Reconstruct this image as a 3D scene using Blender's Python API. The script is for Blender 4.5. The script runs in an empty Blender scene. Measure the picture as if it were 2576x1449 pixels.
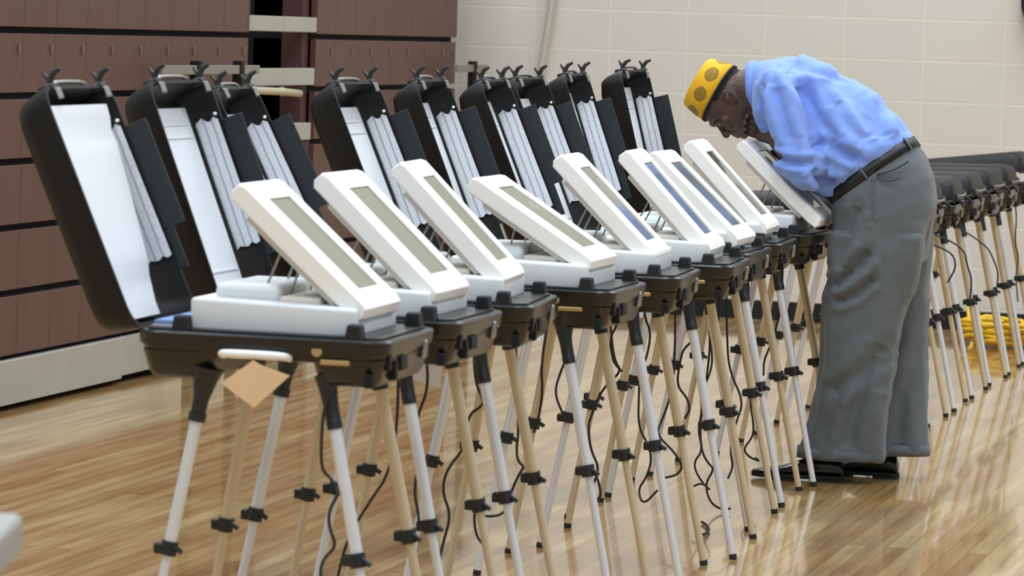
import bpy, bmesh, math, random
from mathutils import Vector, Matrix
S = bpy.context.scene
COL = S.collection
rnd = random.Random(7)

# ---------------------------------------------------------------- camera
YAW, ROLL, PITCH, CAMZ = math.radians(15.0), math.radians(1.9), math.atan(647.5 / 9000), 1.41
fw = Vector((-math.sin(YAW) * math.cos(PITCH), math.cos(YAW) * math.cos(PITCH), -math.sin(PITCH)))
r0 = Vector((math.cos(YAW), math.sin(YAW), 0)); u0 = r0.cross(fw)
rt = r0 * math.cos(ROLL) + u0 * math.sin(ROLL); up = u0 * math.cos(ROLL) - r0 * math.sin(ROLL)
cd = bpy.data.cameras.new('camera'); cam = bpy.data.objects.new('camera', cd); COL.objects.link(cam)
m = Matrix((rt, up, -fw)).transposed().to_4x4(); m.translation = (0, 0, CAMZ); cam.matrix_world = m
cd.sensor_width = 36; cd.lens = 9000 / 2576 * 36; cd.clip_start = .1; cd.clip_end = 100
cd.dof.use_dof = True; cd.dof.focus_distance = 10.9; cd.dof.aperture_fstop = 8.5
S.camera = cam
# ---------------------------------------------------------------- light
w = bpy.data.worlds.new('gym_light'); S.world = w; w.use_nodes = True
bg = w.node_tree.nodes['Background']; bg.inputs[0].default_value = (.86, .95, 1.04, 1); bg.inputs[1].default_value = .46
def area(name, loc, size, power, col=(.93, .99, 1.06), rot=(0, 0, 0)):
    l = bpy.data.lights.new(name, 'AREA'); l.shape = 'RECTANGLE'; l.size, l.size_y = size; l.energy = power; l.color = col
    o = bpy.data.objects.new(name, l); o.location = loc; o.rotation_euler = rot; COL.objects.link(o); return o
for i, (x, y) in enumerate([(x, y) for y in (3.5, 8, 12.5, 16) for x in (-5.5, -1.5, 2.5)]):
    area('ceiling_lamp', (x, y, 6.6), (1.6, 1.6), 120)
S.view_settings.view_transform = 'Standard'; S.view_settings.look = 'None'
S.view_settings.exposure = 0.12; S.view_settings.gamma = 1; S.view_settings.use_curve_mapping = False

# ---------------------------------------------------------------- materials
def lin(c): return tuple(((v / 255 + .055) / 1.055) ** 2.4 if v > 10 else v / 255 / 12.92 for v in c) + (1,)
def mat(name, rgb, rough=.5, metal=0, bump=0, bscale=60, var=0, vscale=8, spec=.5, stretch=None, ior=None, sheen=0):
    M = bpy.data.materials.new(name); M.use_nodes = True; nt = M.node_tree; n = nt.nodes; b = n['Principled BSDF']
    b.inputs['Base Color'].default_value = lin(rgb); b.inputs['Roughness'].default_value = rough; b.inputs['Metallic'].default_value = metal
    b.inputs['Specular IOR Level'].default_value = spec
    if ior: b.inputs['IOR'].default_value = ior
    if sheen: b.inputs['Sheen Weight'].default_value = sheen
    if bump or var:
        tc = n.new('ShaderNodeTexCoord'); mp = n.new('ShaderNodeMapping'); nt.links.new(tc.outputs['Object'], mp.inputs[0])
        if stretch: mp.inputs['Scale'].default_value = stretch
    if bump:
        t = n.new('ShaderNodeTexNoise'); t.inputs['Scale'].default_value = bscale; t.inputs['Detail'].default_value = 3; nt.links.new(mp.outputs[0], t.inputs['Vector'])
        bp = n.new('ShaderNodeBump'); bp.inputs['Strength'].default_value = bump; bp.inputs['Distance'].default_value = .01
        nt.links.new(t.outputs['Fac'], bp.inputs['Height']); nt.links.new(bp.outputs[0], b.inputs['Normal'])
    if var:
        t = n.new('ShaderNodeTexNoise'); t.inputs['Scale'].default_value = vscale; t.inputs['Detail'].default_value = 4; nt.links.new(mp.outputs[0], t.inputs['Vector'])
        rp = n.new('ShaderNodeValToRGB'); c = lin(rgb)
        rp.color_ramp.elements[0].position = .3; rp.color_ramp.elements[1].position = .7
        rp.color_ramp.elements[0].color = tuple(max(0, v * (1 - var)) for v in c[:3]) + (1,); rp.color_ramp.elements[1].color = tuple(min(1, v * (1 + var)) for v in c[:3]) + (1,)
        nt.links.new(t.outputs['Fac'], rp.inputs[0]); nt.links.new(rp.outputs[0], b.inputs['Base Color'])
    return M
M_case = mat('black_case_plastic', (20, 20, 18), .27, bump=.06, bscale=300)
M_lid = mat('black_lid_plastic', (11, 11, 11), .5, bump=.06, bscale=250, spec=.35)
M_wing = mat('charcoal_privacy_board', (31, 36, 39), .6)
M_foam = mat('black_foam', (22, 25, 27), .8)
M_white = mat('white_plastic', (242, 241, 236), .4)
M_cream = mat('cream_plastic', (206, 200, 190), .5)
M_unit = mat('pale_grey_unit', (218, 223, 223), .45)
M_tray = mat('grey_tray', (140, 146, 150), .5, var=.1)
M_screen = mat('screen_glass', (104, 106, 84), .07, ior=2.2)
M_board = mat('white_lid_board', (224, 227, 230), .5)
M_silver = mat('silver_aluminium', (222, 222, 224), .34, metal=.35)
M_tan = mat('champagne_aluminium', (206, 191, 160), .38, metal=.25)
M_dark = mat('black_clamp_plastic', (24, 25, 26), .45)
M_cord = mat('black_cord_rubber', (26, 25, 24), .5)
M_metal = mat('worn_steel', (150, 150, 146), .35, metal=.9)
M_brass = mat('brass_plate', (190, 160, 110), .4, metal=.6)
M_card = mat('tan_card', (226, 192, 150), .8, var=.04)
M_paper = mat('white_paper', (242, 242, 250), .8)
M_blue = mat('blue_paper', (120, 150, 195), .7)
M_maroon = mat('maroon_bleacher', (90, 63, 55), .5, var=.07, vscale=3, stretch=(1, 6, .5), bump=.06, bscale=40, spec=.35)
M_rib = mat('pale_rib', (114, 87, 79), .5)
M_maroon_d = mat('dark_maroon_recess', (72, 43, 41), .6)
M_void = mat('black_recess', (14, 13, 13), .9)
M_grey = mat('grey_steel_panel', (160, 158, 148), .55, var=.04)
M_greyd = mat('grey_rail', (120, 120, 110), .5)
M_steeltan = mat('tan_tube', (176, 166, 142), .45)
M_yellow = mat('yellow_cord', (222, 180, 30), .5)
M_skin = mat('dark_brown_skin', (74, 52, 42), .5, var=.12, vscale=20, bump=.05, bscale=200)
M_eye = mat('eye_surface', (110, 96, 88), .25)
M_hair = mat('black_hair', (24, 21, 20), .9, bump=.4, bscale=500)
M_shirt = mat('light_blue_shirt', (122, 152, 222), .85, bump=.12, bscale=22, sheen=.2)
M_pants = mat('grey_trouser_cloth', (88, 95, 98), .85, bump=.12, bscale=500, var=.05, vscale=5, sheen=.15)
M_belt = mat('black_leather', (12, 12, 13), .45)
M_shoe = mat('black_shoe_leather', (18, 20, 24), .18)
M_sole = mat('shoe_sole', (12, 12, 12), .7)
M_table = mat('grey_table', (150, 148, 145), .5)
M_taupe = mat('taupe_wall_shadow', (174, 168, 157), .9)

def nodemat(name):
    M = bpy.data.materials.new(name); M.use_nodes = True; return M, M.node_tree, M.node_tree.nodes, M.node_tree.nodes['Principled BSDF']
# gym floor : maple strips running along Y
M_floor, nt, n, b = nodemat('maple_gym_floor')
tc = n.new('ShaderNodeTexCoord'); mp = n.new('ShaderNodeMapping'); mp.inputs['Rotation'].default_value = (0, 0, math.pi / 2)
nt.links.new(tc.outputs['Object'], mp.inputs[0])
bk = n.new('ShaderNodeTexBrick'); bk.offset = .37; bk.offset_frequency = 2; bk.inputs['Scale'].default_value = 1
bk.inputs['Brick Width'].default_value = 1.1; bk.inputs['Row Height'].default_value = .057; bk.inputs['Mortar Size'].default_value = .0012
bk.inputs['Color1'].default_value = lin((216, 192, 142)); bk.inputs['Color2'].default_value = lin((192, 154, 102)); bk.inputs['Mortar'].default_value = lin((150, 118, 78))
nt.links.new(mp.outputs[0], bk.inputs['Vector'])
mp2 = n.new('ShaderNodeMapping'); mp2.inputs['Scale'].default_value = (14, .9, 1); nt.links.new(tc.outputs['Object'], mp2.inputs[0])
ns = n.new('ShaderNodeTexNoise'); ns.inputs['Scale'].default_value = 1.6; ns.inputs['Detail'].default_value = 5; nt.links.new(mp2.outputs[0], ns.inputs['Vector'])
rp = n.new('ShaderNodeValToRGB'); rp.color_ramp.elements[0].position = .36; rp.color_ramp.elements[0].color = lin((205, 172, 126)); rp.color_ramp.elements[1].position = .62; rp.color_ramp.elements[1].color = lin((255, 250, 236))
nt.links.new(ns.outputs['Fac'], rp.inputs[0])
mx = n.new('ShaderNodeMix'); mx.data_type = 'RGBA'; mx.blend_type = 'MULTIPLY'; mx.inputs[0].default_value = .8
nt.links.new(bk.outputs['Color'], mx.inputs[6]); nt.links.new(rp.outputs[0], mx.inputs[7]); nt.links.new(mx.outputs[2], b.inputs['Base Color'])
b.inputs['Roughness'].default_value = .16; b.inputs['Coat Weight'].default_value = .8; b.inputs['Coat Roughness'].default_value = .05
ns2 = n.new('ShaderNodeTexNoise'); ns2.inputs['Scale'].default_value = 1.2; mp3 = n.new('ShaderNodeMapping'); mp3.inputs['Scale'].default_value = (9, 1.2, 1); nt.links.new(tc.outputs['Object'], mp3.inputs[0]); nt.links.new(mp3.outputs[0], ns2.inputs['Vector'])
bp = n.new('ShaderNodeBump'); bp.inputs['Strength'].default_value = .035; bp.inputs['Distance'].default_value = .01; nt.links.new(ns2.outputs['Fac'], bp.inputs['Height']); nt.links.new(bp.outputs[0], b.inputs['Normal'])
# painted block wall, stack bond
M_wall, nt, n, b = nodemat('painted_block_wall')
tc = n.new('ShaderNodeTexCoord'); sx = n.new('ShaderNodeSeparateXYZ'); cx = n.new('ShaderNodeCombineXYZ'); nt.links.new(tc.outputs['Object'], sx.inputs[0])
a1 = n.new('ShaderNodeMath'); a1.inputs[1].default_value = 3.07 + 8.0; a2 = n.new('ShaderNodeMath'); a2.inputs[1].default_value = -1.53 + .2032 * 12
nt.links.new(sx.outputs['X'], a1.inputs[0]); nt.links.new(sx.outputs['Z'], a2.inputs[0]); nt.links.new(a1.outputs[0], cx.inputs[0]); nt.links.new(a2.outputs[0], cx.inputs[1])
bk = n.new('ShaderNodeTexBrick'); bk.offset = 0; bk.inputs['Scale'].default_value = 1; bk.inputs['Brick Width'].default_value = .4; bk.inputs['Row Height'].default_value = .2032
bk.inputs['Mortar Size'].default_value = .006; bk.inputs['Mortar Smooth'].default_value = .3
bk.inputs['Color1'].default_value = lin((196, 191, 180)); bk.inputs['Color2'].default_value = lin((195, 191, 181)); bk.inputs['Mortar'].default_value = lin((203, 198, 187))
nt.links.new(cx.outputs[0], bk.inputs['Vector']); nt.links.new(bk.outputs['Color'], b.inputs['Base Color']); b.inputs['Roughness'].default_value = .6
bp = n.new('ShaderNodeBump'); bp.inputs['Strength'].default_value = .35; bp.inputs['Distance'].default_value = .003; bp.invert = True
nt.links.new(bk.outputs['Fac'], bp.inputs['Height']); nt.links.new(bp.outputs[0], b.inputs['Normal'])
# instruction sheet with ruled columns
M_sheet, nt, n, b = nodemat('printed_instruction_sheet')
tc = n.new('ShaderNodeTexCoord')
wv = n.new('ShaderNodeTexWave'); wv.wave_type = 'BANDS'; wv.bands_direction = 'Z'; wv.inputs['Scale'].default_value = 16; wv.inputs['Distortion'].default_value = .6; nt.links.new(tc.outputs['Object'], wv.inputs['Vector'])
r1 = n.new('ShaderNodeValToRGB'); r1.color_ramp.elements[0].position = .03; r1.color_ramp.elements[0].color = lin((176, 180, 188)); r1.color_ramp.elements[1].position = .2; r1.color_ramp.elements[1].color = lin((236, 238, 242)); nt.links.new(wv.outputs['Fac'], r1.inputs[0])
n2 = n.new('ShaderNodeTexNoise'); n2.inputs['Scale'].default_value = 160; nt.links.new(tc.outputs['Object'], n2.inputs['Vector'])
r2 = n.new('ShaderNodeValToRGB'); r2.color_ramp.elements[0].position = .3; r2.color_ramp.elements[0].color = lin((150, 152, 158)); r2.color_ramp.elements[1].position = .4; r2.color_ramp.elements[1].color = (1, 1, 1, 1); nt.links.new(n2.outputs['Fac'], r2.inputs[0])
mx = n.new('ShaderNodeMix'); mx.data_type = 'RGBA'; mx.blend_type = 'MULTIPLY'; mx.inputs[0].default_value = .35; nt.links.new(r1.outputs[0], mx.inputs[6]); nt.links.new(r2.outputs[0], mx.inputs[7]); nt.links.new(mx.outputs[2], b.inputs['Base Color'])
b.inputs['Roughness'].default_value = .7
# hat cloth
M_hat, nt, n, b = nodemat('yellow_printed_hat_cloth')
tc = n.new('ShaderNodeTexCoord')
def mth(op, a, b_=None, c_=None):
    q = n.new('ShaderNodeMath'); q.operation = op
    for k, v in enumerate((a, b_, c_)):
        if v is None: continue
        if isinstance(v, (int, float)): q.inputs[k].default_value = v
        else: nt.links.new(v, q.inputs[k])
    return q.outputs[0]
sp = n.new('ShaderNodeSeparateXYZ'); nt.links.new(tc.outputs['Object'], sp.inputs[0])
px_ = mth('SUBTRACT', sp.outputs['X'], .395); pz_ = mth('SUBTRACT', sp.outputs['Z'], 1.229)
hf_ = mth('ADD', mth('MULTIPLY', px_, .459), mth('MULTIPLY', pz_, -.888)); hh_ = mth('ADD', mth('MULTIPLY', px_, .888), mth('MULTIPLY', pz_, .459))
xx_ = mth('MULTIPLY', mth('ARCTAN2', sp.outputs['Y'], hf_), .095); yy_ = mth('SUBTRACT', hh_, .036)
xw_ = mth('SUBTRACT', mth('MODULO', mth('ADD', xx_, 1.02 + .004), .085), .0425)
xr_ = mth('ADD', xw_, mth('MULTIPLY', yy_, .45)); yr_ = mth('SUBTRACT', yy_, mth('MULTIPLY', xw_, .25))
d_ = mth('ADD', mth('POWER', mth('DIVIDE', xr_, .031), 2), mth('POWER', mth('DIVIDE', yr_, .023), 2))
ins_ = mth('LESS_THAN', d_, 1.0)
st_ = mth('GREATER_THAN', mth('SINE', mth('MULTIPLY', mth('ADD', mth('ABSOLUTE', yr_), xr_), 640)), -.35)
ns = n.new('ShaderNodeTexNoise'); ns.inputs['Scale'].default_value = 90; nt.links.new(tc.outputs['Object'], ns.inputs['Vector'])
mu = n.new('ShaderNodeMath'); mu.operation = 'MULTIPLY'; nt.links.new(mth('MULTIPLY', ins_, st_), mu.inputs[0]); nt.links.new(mth('ADD', ns.outputs['Fac'], .5), mu.inputs[1])
mx = n.new('ShaderNodeMix'); mx.data_type = 'RGBA'; nt.links.new(mu.outputs[0], mx.inputs[0]); mx.inputs[6].default_value = lin((228, 172, 22)); mx.inputs[7].default_value = lin((62, 54, 30)); nt.links.new(mx.outputs[2], b.inputs['Base Color']); b.inputs['Roughness'].default_value = .75

# ---------------------------------------------------------------- helpers
def tag(o, label, cat, group=None, kind=None):
    if label: o['label'] = label
    if cat: o['category'] = cat
    if group: o['group'] = group
    if kind: o['kind'] = kind
    return o
def empty(name, loc=(0, 0, 0), rz=0):
    o = bpy.data.objects.new(name, None); o.empty_display_size = .1; COL.objects.link(o); o.location = loc; o.rotation_euler = (0, 0, rz); return o
def obj(name, bm, m, parent=None, smooth=False, loc=None, auto=None):
    me = bpy.data.meshes.new(name); bmesh.ops.recalc_face_normals(bm, faces=bm.faces); bm.to_mesh(me); bm.free()
    me.materials.append(m)
    if smooth:
        me.polygons.foreach_set('use_smooth', [True] * len(me.polygons))
    if auto:
        for p in me.polygons: p.use_smooth = True
        try: me.set_sharp_from_angle(angle=math.radians(auto))
        except Exception: pass
    o = bpy.data.objects.new(name, me); COL.objects.link(o)
    if parent: o.parent = parent
    if loc: o.location = loc
    return o
def B(): return bmesh.new()
def box(bm, x0, x1, y0, y1, z0, z1, bev=0, seg=2, M=None):
    g = bmesh.ops.create_cube(bm, size=1)['verts']
    for v in g: v.co = Vector(((x0 + x1) / 2 + v.co.x * (x1 - x0), (y0 + y1) / 2 + v.co.y * (y1 - y0), (z0 + z1) / 2 + v.co.z * (z1 - z0)))
    if bev:
        es = list({e for v in g for e in v.link_edges})
        r = bmesh.ops.bevel(bm, geom=es, offset=bev, segments=seg, affect='EDGES', profile=.5)
        g = list({v for f in r['faces'] for v in f.verts} | {v for v in g if v.is_valid})
    if M:
        for v in g: v.co = M @ v.co
    return g
def ring(bm, pts): return [bm.verts.new(p) for p in pts]
def bridge(bm, a, b):
    k = len(a)
    for i in range(k): bm.faces.new((a[i], a[(i + 1) % k], b[(i + 1) % k], b[i]))
def tube(bm, pts, rad, n=10, cap=True, ball=False, smoothpath=0):
    pts = [Vector(p) for p in pts]
    if not hasattr(rad, '__len__'): rad = [rad] * len(pts)
    rad = list(rad)
    for _ in range(smoothpath):
        P2, R2 = [pts[0]], [rad[0]]
        for i in range(len(pts) - 1):
            P2 += [pts[i].lerp(pts[i + 1], .25), pts[i].lerp(pts[i + 1], .75)]; R2 += [rad[i] * .75 + rad[i + 1] * .25, rad[i] * .25 + rad[i + 1] * .75]
        P2.append(pts[-1]); R2.append(rad[-1]); pts, rad = P2, R2
    if ball:
        d0 = (pts[0] - pts[1]).normalized(); d1 = (pts[-1] - pts[-2]).normalized()
        h0 = [(pts[0] + d0 * rad[0] * s, rad[0] * c) for s, c in ((.98, .2), (.87, .5), (.5, .87))]
        h1 = [(pts[-1] + d1 * rad[-1] * s, rad[-1] * c) for s, c in ((.5, .87), (.87, .5), (.98, .2))]
        pts = [p for p, _ in h0] + pts + [p for p, _ in h1]; rad = [r for _, r in h0] + rad + [r for _, r in h1]
    t = (pts[1] - pts[0]).normalized(); up_ = Vector((0, 0, 1)) if abs(t.z) < .9 else Vector((1, 0, 0)); nrm = t.cross(up_).normalized()
    prev = None; first = None
    for i, p in enumerate(pts):
        if i == 0: t = pts[1] - pts[0]
        elif i == len(pts) - 1: t = pts[-1] - pts[-2]
        else: t = pts[i + 1] - pts[i - 1]
        t.normalize(); nrm = (nrm - t * nrm.dot(t)); nrm = nrm.normalized() if nrm.length > 1e-6 else t.orthogonal().normalized(); bi = t.cross(nrm)
        r = ring(bm, [p + (nrm * math.cos(a) + bi * math.sin(a)) * rad[i] for a in [2 * math.pi * k / n for k in range(n)]])
        if prev: bridge(bm, prev, r)
        else: first = r
        prev = r
    if cap: bm.faces.new(first[::-1]); bm.faces.new(prev)
def rrect(x0, x1, y0, y1, z, r, seg=5):
    P = []
    for cx_, cy_, a0 in ((x1 - r, y1 - r, 0), (x0 + r, y1 - r, 90), (x0 + r, y0 + r, 180), (x1 - r, y0 + r, 270)):
        for k in range(seg + 1):
            a = math.radians(a0 + 90 * k / seg); P.append(Vector((cx_ + r * math.cos(a), cy_ + r * math.sin(a), z)))
    return P
def shell(bm, x0, x1, y0, y1, prof, r):
    """stack of rounded rectangles; prof = [(z, inset)...]; first and last are capped"""
    prev = None
    for z, i in prof:
        c = ring(bm, rrect(x0 + i, x1 - i, y0 + i, y1 - i, z, max(.004, r - i * .5)))
        if prev: bridge(bm, prev, c)
        else: bm.faces.new(c[::-1])
        prev = c
    bm.faces.new(prev)

# ---------------------------------------------------------------- the hall
bm = B(); box(bm, -9, 8, -1, 17.75, -.1, 0); tag(obj('floor', bm, M_floor), None, None, kind='structure')
bm = B(); box(bm, -9, 8, 17.7, 17.9, 0, 8); tag(obj('wall_end', bm, M_wall), None, None, kind='structure')
bm = B(); box(bm, -9.2, -9, -1, 17.9, 0, 8); tag(obj('wall_left', bm, M_wall), None, None, kind='structure')
bm = B(); box(bm, -4.6, 8, 17.685, 17.7, 0, .095, .003); tag(obj('baseboard_end', bm, M_void), None, None, kind='structure')

# bleachers folded against the left side
TIER, Z0 = .2335, .186
def bleacher(name, y0, y1, label, ntier=9, first=11.853 - .2985 * 4, skirts=None):
    root = tag(empty(name, (-5.0, (y0 + y1) / 2, 0)), label, 'bleacher')
    oy = (y0 + y1) / 2
    for k in range(ntier):
        z = Z0 + k * TIER; bm = B(); ribs = []
        yy = first
        while yy > y0: yy -= .2985
        while yy < y1:
            a, c = max(yy + .0008, y0), min(yy + .2977, y1)
            if c - a > .01:
                sb = -.004 * ((int(yy * 10) + k) % 3) * .5
                box(bm, -.30, sb, a - oy, c - oy, z + .012, z + TIER - .012, .002, 1)
                if c - .045 > y0 and c > 11.6 and k == 4: ribs.append((c - .05 - oy, z + TIER - .085))
            yy += .2985
        o = obj('seat_row', bm, M_maroon, root)
        for (yy, zz) in ribs:
            brib = B(); box(brib, -.01, .004, yy, yy + .012, zz, zz + .035, .002, 1); obj('seat_rib', brib, M_rib, o)
    bm = B(); box(bm, -.42, -.03, y0 - oy, y1 - oy, .02, Z0 + ntier * TIER); obj('back_frame', bm, M_void, root)
    for (a, c, xx, zz) in skirts:
        bm = B(); box(bm, -.05, xx, a - oy, c - oy, zz, Z0 - .004, .003, 1); obj('skirt_panel', bm, M_grey, root)
    bm = B(); box(bm, -.3, -.07, y0 - oy, y1 - oy, .0, .05); obj('base_shadow_strip', bm, M_void, root)  # black strip put in for the shadow line below the skirt
    return root
bleacher('bleacher', 8.6, 14.262, 'long maroon folded bleacher bank along the left side, with grey skirt below', skirts=[(8.6, 12.87, .008, .022), (12.875, 14.26, -.004, .03)])
bleacher('bleacher', 15.17, 17.42, 'maroon folded bleacher bank at the far end, next to the block wall', skirts=[(15.17, 17.42, .0, .022)])
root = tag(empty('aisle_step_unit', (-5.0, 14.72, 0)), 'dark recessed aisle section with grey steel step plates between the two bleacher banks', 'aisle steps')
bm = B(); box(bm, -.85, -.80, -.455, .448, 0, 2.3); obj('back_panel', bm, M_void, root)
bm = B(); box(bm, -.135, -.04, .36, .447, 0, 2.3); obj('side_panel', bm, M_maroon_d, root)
bm = B(); box(bm, -.03, -.001, -.454, -.005, 1.372, 1.438, .003); box(bm, -.03, -.001, .0, .446, 1.372, 1.438, .003); obj('step_plate', bm, M_grey, root)
bm = B(); box(bm, -.03, 0, -.454, .43, 1.139, 1.214, .003); obj('step_plate', bm, M_grey, root)
bm = B(); box(bm, -.05, 0, -.2, .40, .897, .972, .003); obj('step_plate', bm, M_grey, root)
bm = B(); tube(bm, [(.03, -.8, 1.13), (.03, -.1, 1.115), (.03, .14, 1.105)], .016, 12); tube(bm, [(.03, -.12, 1.116), (.03, -.09, 1.115)], .019, 12); obj('rail_tube', bm, M_steeltan, root, smooth=True)
for y in (-.03, .25):
    bm = B(); box(bm, -.6, -.56, y - .02, y + .02, 0, 2.3); obj('frame_post', bm, M_greyd, root)
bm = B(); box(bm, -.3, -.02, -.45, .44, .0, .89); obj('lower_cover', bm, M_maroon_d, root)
def handrail(loc, y0, y1, posts, label):
    root = tag(empty('handrail', loc), label, 'handrail', group=None)
    bm = B(); box(bm, -.012, .012, y0, y1, 1.196, 1.232, .003); obj('rail_bar', bm, M_greyd, root)
    for y in posts:
        bm = B(); box(bm, -.02, .02, y - .02, y + .02, 0, 1.25, .002); obj('post', bm, M_void, root)
handrail((-4.88, 13.45, 0), -.55, .58, (-.15, .35), 'grey bleacher rail bar on two black posts behind the nearest lids')
handrail((-4.88, 17.25, 0), -.25, .28, (.06,), 'short grey bleacher rail bar on a black post at the far bleacher end')

# loose things at the end wall
bm = B(); tube(bm, [(-4.56, 17.66, 1.8), (-4.57, 17.66, 1.57), (-4.62, 17.66, 1.2), (-4.66, 17.66, .95), (-4.68, 17.66, .3), (-4.68, 17.66, 0)], .017, 8, smoothpath=2)  # thin added strip, stands in for the dim slanting shadow on the wall
tag(obj('wall_shadow_strip', bm, M_taupe, smooth=True), 'faint taupe strip standing in for a dim shadow line on the pale block wall', 'shadow line')
bm = B(); tube(bm, [(-2.0, 17.62, 1.64), (-2.0, 17.7, 1.64)], [.19, .2], 32); tag(obj('wall_clock', bm, M_void, auto=30), 'round black fixture on the wall, cut off by the top right corner', 'wall fixture')
root = tag(empty('cord_heap', (-2.1, 16.95, 0)), 'heap of bright yellow extension cord on the floor by the wall', 'cord')
for j in range(5):
    bm = B(); pts = []
    cx0, cy0 = rnd.uniform(-.02, .42), rnd.uniform(-.4, .3)
    for k in range(60):
        a = k * .42 + j; rr = .13 + .05 * math.sin(k * 1.7 + j)
        pts.append((cx0 + rr * math.cos(a) * 1.2, cy0 + rr * math.sin(a), .012 + .0016 * k + .02 * abs(math.sin(k * .9 + j))))
    tube(bm, pts, .011, 6); obj('cord_loop', bm, M_yellow, root, smooth=True)
bm = B(); tube(bm, [(-2.3, 17.2, .012), (-2.34, 17.3, .1), (-2.36, 17.4, .24), (-2.33, 17.45, .16), (-2.3, 17.5, .05)], .01, 6, smoothpath=2); o = obj('cord_end', bm, M_yellow, smooth=True); o.parent = root; o.matrix_parent_inverse = Matrix.Translation((2.1, -16.95, 0))
root = tag(empty('folding_table', (-1.74, 4.16, 0), math.radians(15)), 'blurred grey table corner cut off by the left edge, close to the camera', 'table')
bm = B(); box(bm, -1.2, 0, -.9, 0, .73, .785, .012, 3); obj('tabletop', bm, M_table, root)
for x, y in ((-.55, -.08), (-1.15, -.08), (-.55, -.8), (-1.15, -.8)):
    bm = B(); tube(bm, [(x, y, .73), (x, y, 0)], .014, 8); obj('leg', bm, M_greyd, root, smooth=True)

# ---------------------------------------------------------------- voting machine
U, V, HR, LD = .516, .408, .795, .088
hu, hv = U / 2, V / 2
def make_machine():
    root = empty('voting_machine')
    # lower tub
    bm = B()
    shell(bm, -hu, hu, -hv, hv, [(HR - .028, .0), (HR - .004, -.003), (HR, .0), (HR, .012), (HR - .02, .014)], .045)
    shell(bm, -hu, hu, -hv, hv, [(HR - .05, .022), (HR - .048, .010), (HR - .028, .004), (HR - .026, .0)], .045)
    shell(bm, -hu, -.088, -hv, hv, [(.700, .034), (.703, .025), (.712, .018), (HR - .04, .006)], .04)
    shell(bm, .092, hu, -hv, hv, [(.700, .034), (.703, .025), (.712, .018), (HR - .04, .006)], .04)
    base = obj('case_base', bm, M_case, root, auto=35)
    bm = B(); tube(bm, [(-.078, -hv + .016, .752), (-.074, -hv - .012, .757), (-.05, -hv - .016, .758), (.03, -hv - .016, .758), (.055, -hv - .012, .757), (.06, -hv + .016, .752)], [.008, .008, .009, .009, .008, .008], 10, smoothpath=1)
    obj('handle', bm, M_white, base, smooth=True)  # white colour stands in for the bright reflection on the handle
    for (sv, z0, z1, w_) in ((-.155, .735, .779, .011), (-.105, .712, .750, .010)):
        bm = B(); box(bm, hu - .03, hu - .002, sv - w_, sv + w_, z0, z1, .002, 1); obj('end_slot', bm, M_void, base)
    bm = B(); box(bm, hu - .03, hu + .0, -.075, -.028, .728, .756, .003, 2); l = obj('latch', bm, M_foam, base)
    bm = B(); tube(bm, [(hu - .004, .108, .745), (hu - .002, .108, .770)], .008, 10, ball=True); obj('latch_pin', bm, M_metal, base, smooth=True)
    bm = B(); box(bm, hu - .03, hu - .001, .125, .150, .735, .785, .006, 2); obj('corner_catch', bm, M_foam, base)
    bm = B(); box(bm, .215, .232, -hv - .0, -hv + .03, .702, .728, .002, 1); obj('end_slot', bm, M_void, base)
    bm = B(); tube(bm, [(.118, -hv + .02, .77), (.118, -hv - .001, .77)], .011, 12); box(bm, .125, .185, -hv - .002, -hv + .02, .744, .754, .002, 1); tube(bm, [(.17, -hv + .02, .778), (.17, -hv + .004, .778)], .006, 8)
    obj('socket_plate', bm, M_brass, base)
    # inside
    bm = B(); shell(bm, -hu, hu, -hv, hv, [(HR - .03, .016), (HR + .004, .016)], .035); tray = obj('tray', bm, M_case, root, auto=35)
    bm = B(); box(bm, -.238, -.158, -.16, .17, HR, HR + .008, .002, 1); obj('tray_plate', bm, M_tray, root)
    bm = B(); g = box(bm, -.157, .182, -.165, .165, HR, .853, .008, 3)
    for v in bm.verts:
        if v.co.z > .83: v.co.z += .008 * (.18 - v.co.x) / .34
    unit = obj('terminal_base', bm, M_unit, root, auto=40)
    bm = B(); box(bm, -.125, .01, -.11, .15, .85, .888, .016, 4); obj('printer_cover', bm, M_unit, unit, auto=50)
    bm = B(); box(bm, .012, .1, -.12, .13, .85, .868, .008, 3); obj('card_slot_cover', bm, M_cream, unit, auto=50)
    for (x, y) in ((-.168, -.178), (.19, -.185), (.215, .178)):
        bm = B(); g = box(bm, x - .018, x + .018, y - .018, y + .018, HR - .005, HR + .030, .003, 1)
        for v in bm.verts:
            if v.co.z > HR + .02: v.co.x = x + (v.co.x - x) * .75
        obj('foam_block', bm, M_foam, root)
    # lid : local x along the lid from the hinge, z = depth to the back
    L = U
    bm = B(); yo = [(0.0, .0), (.012, .0), (LD - .03, .010), (LD - .01, .020), (LD, .042)]
    prev = None
    for z, i in yo:
        c = ring(bm, rrect(i, L - i, -hv + i, hv - i, z, .045))
        if prev: bridge(bm, prev, c)
        else: outer0 = c
        prev = c
    bm.faces.new(prev)
    prev = outer0
    for z, i in ((0, .007), (LD - .03, .016), (LD - .012, .03)):
        c = ring(bm, rrect(i, L - i, -hv + i, hv - i, z, .04)); bridge(bm, prev, c); prev = c
    bm.faces.new(prev)
    lid = obj('lid', bm, M_lid, root, auto=40)
    # white board on the lid back, sheet on the far wall, wing outside far wall
    bm = B(); box(bm, .03, .472, -hv + .03, hv - .035, LD - .024, LD - .018, .002, 1)
    for x in (.06, .09, .40, .43): box(bm, x, x + .004, -hv + .045, hv - .05, LD - .027, LD - .022)
    brd = obj('inner_board', bm, M_board, lid)
    bm = B(); y = hv - .020
    pts = []; N = 14
    top = [(.425 + .006 * math.sin(k * 1.9) + .010 * k / 6, .006 + (LD - .034) * k / 6) for k in range(7)][::-1]
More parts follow.
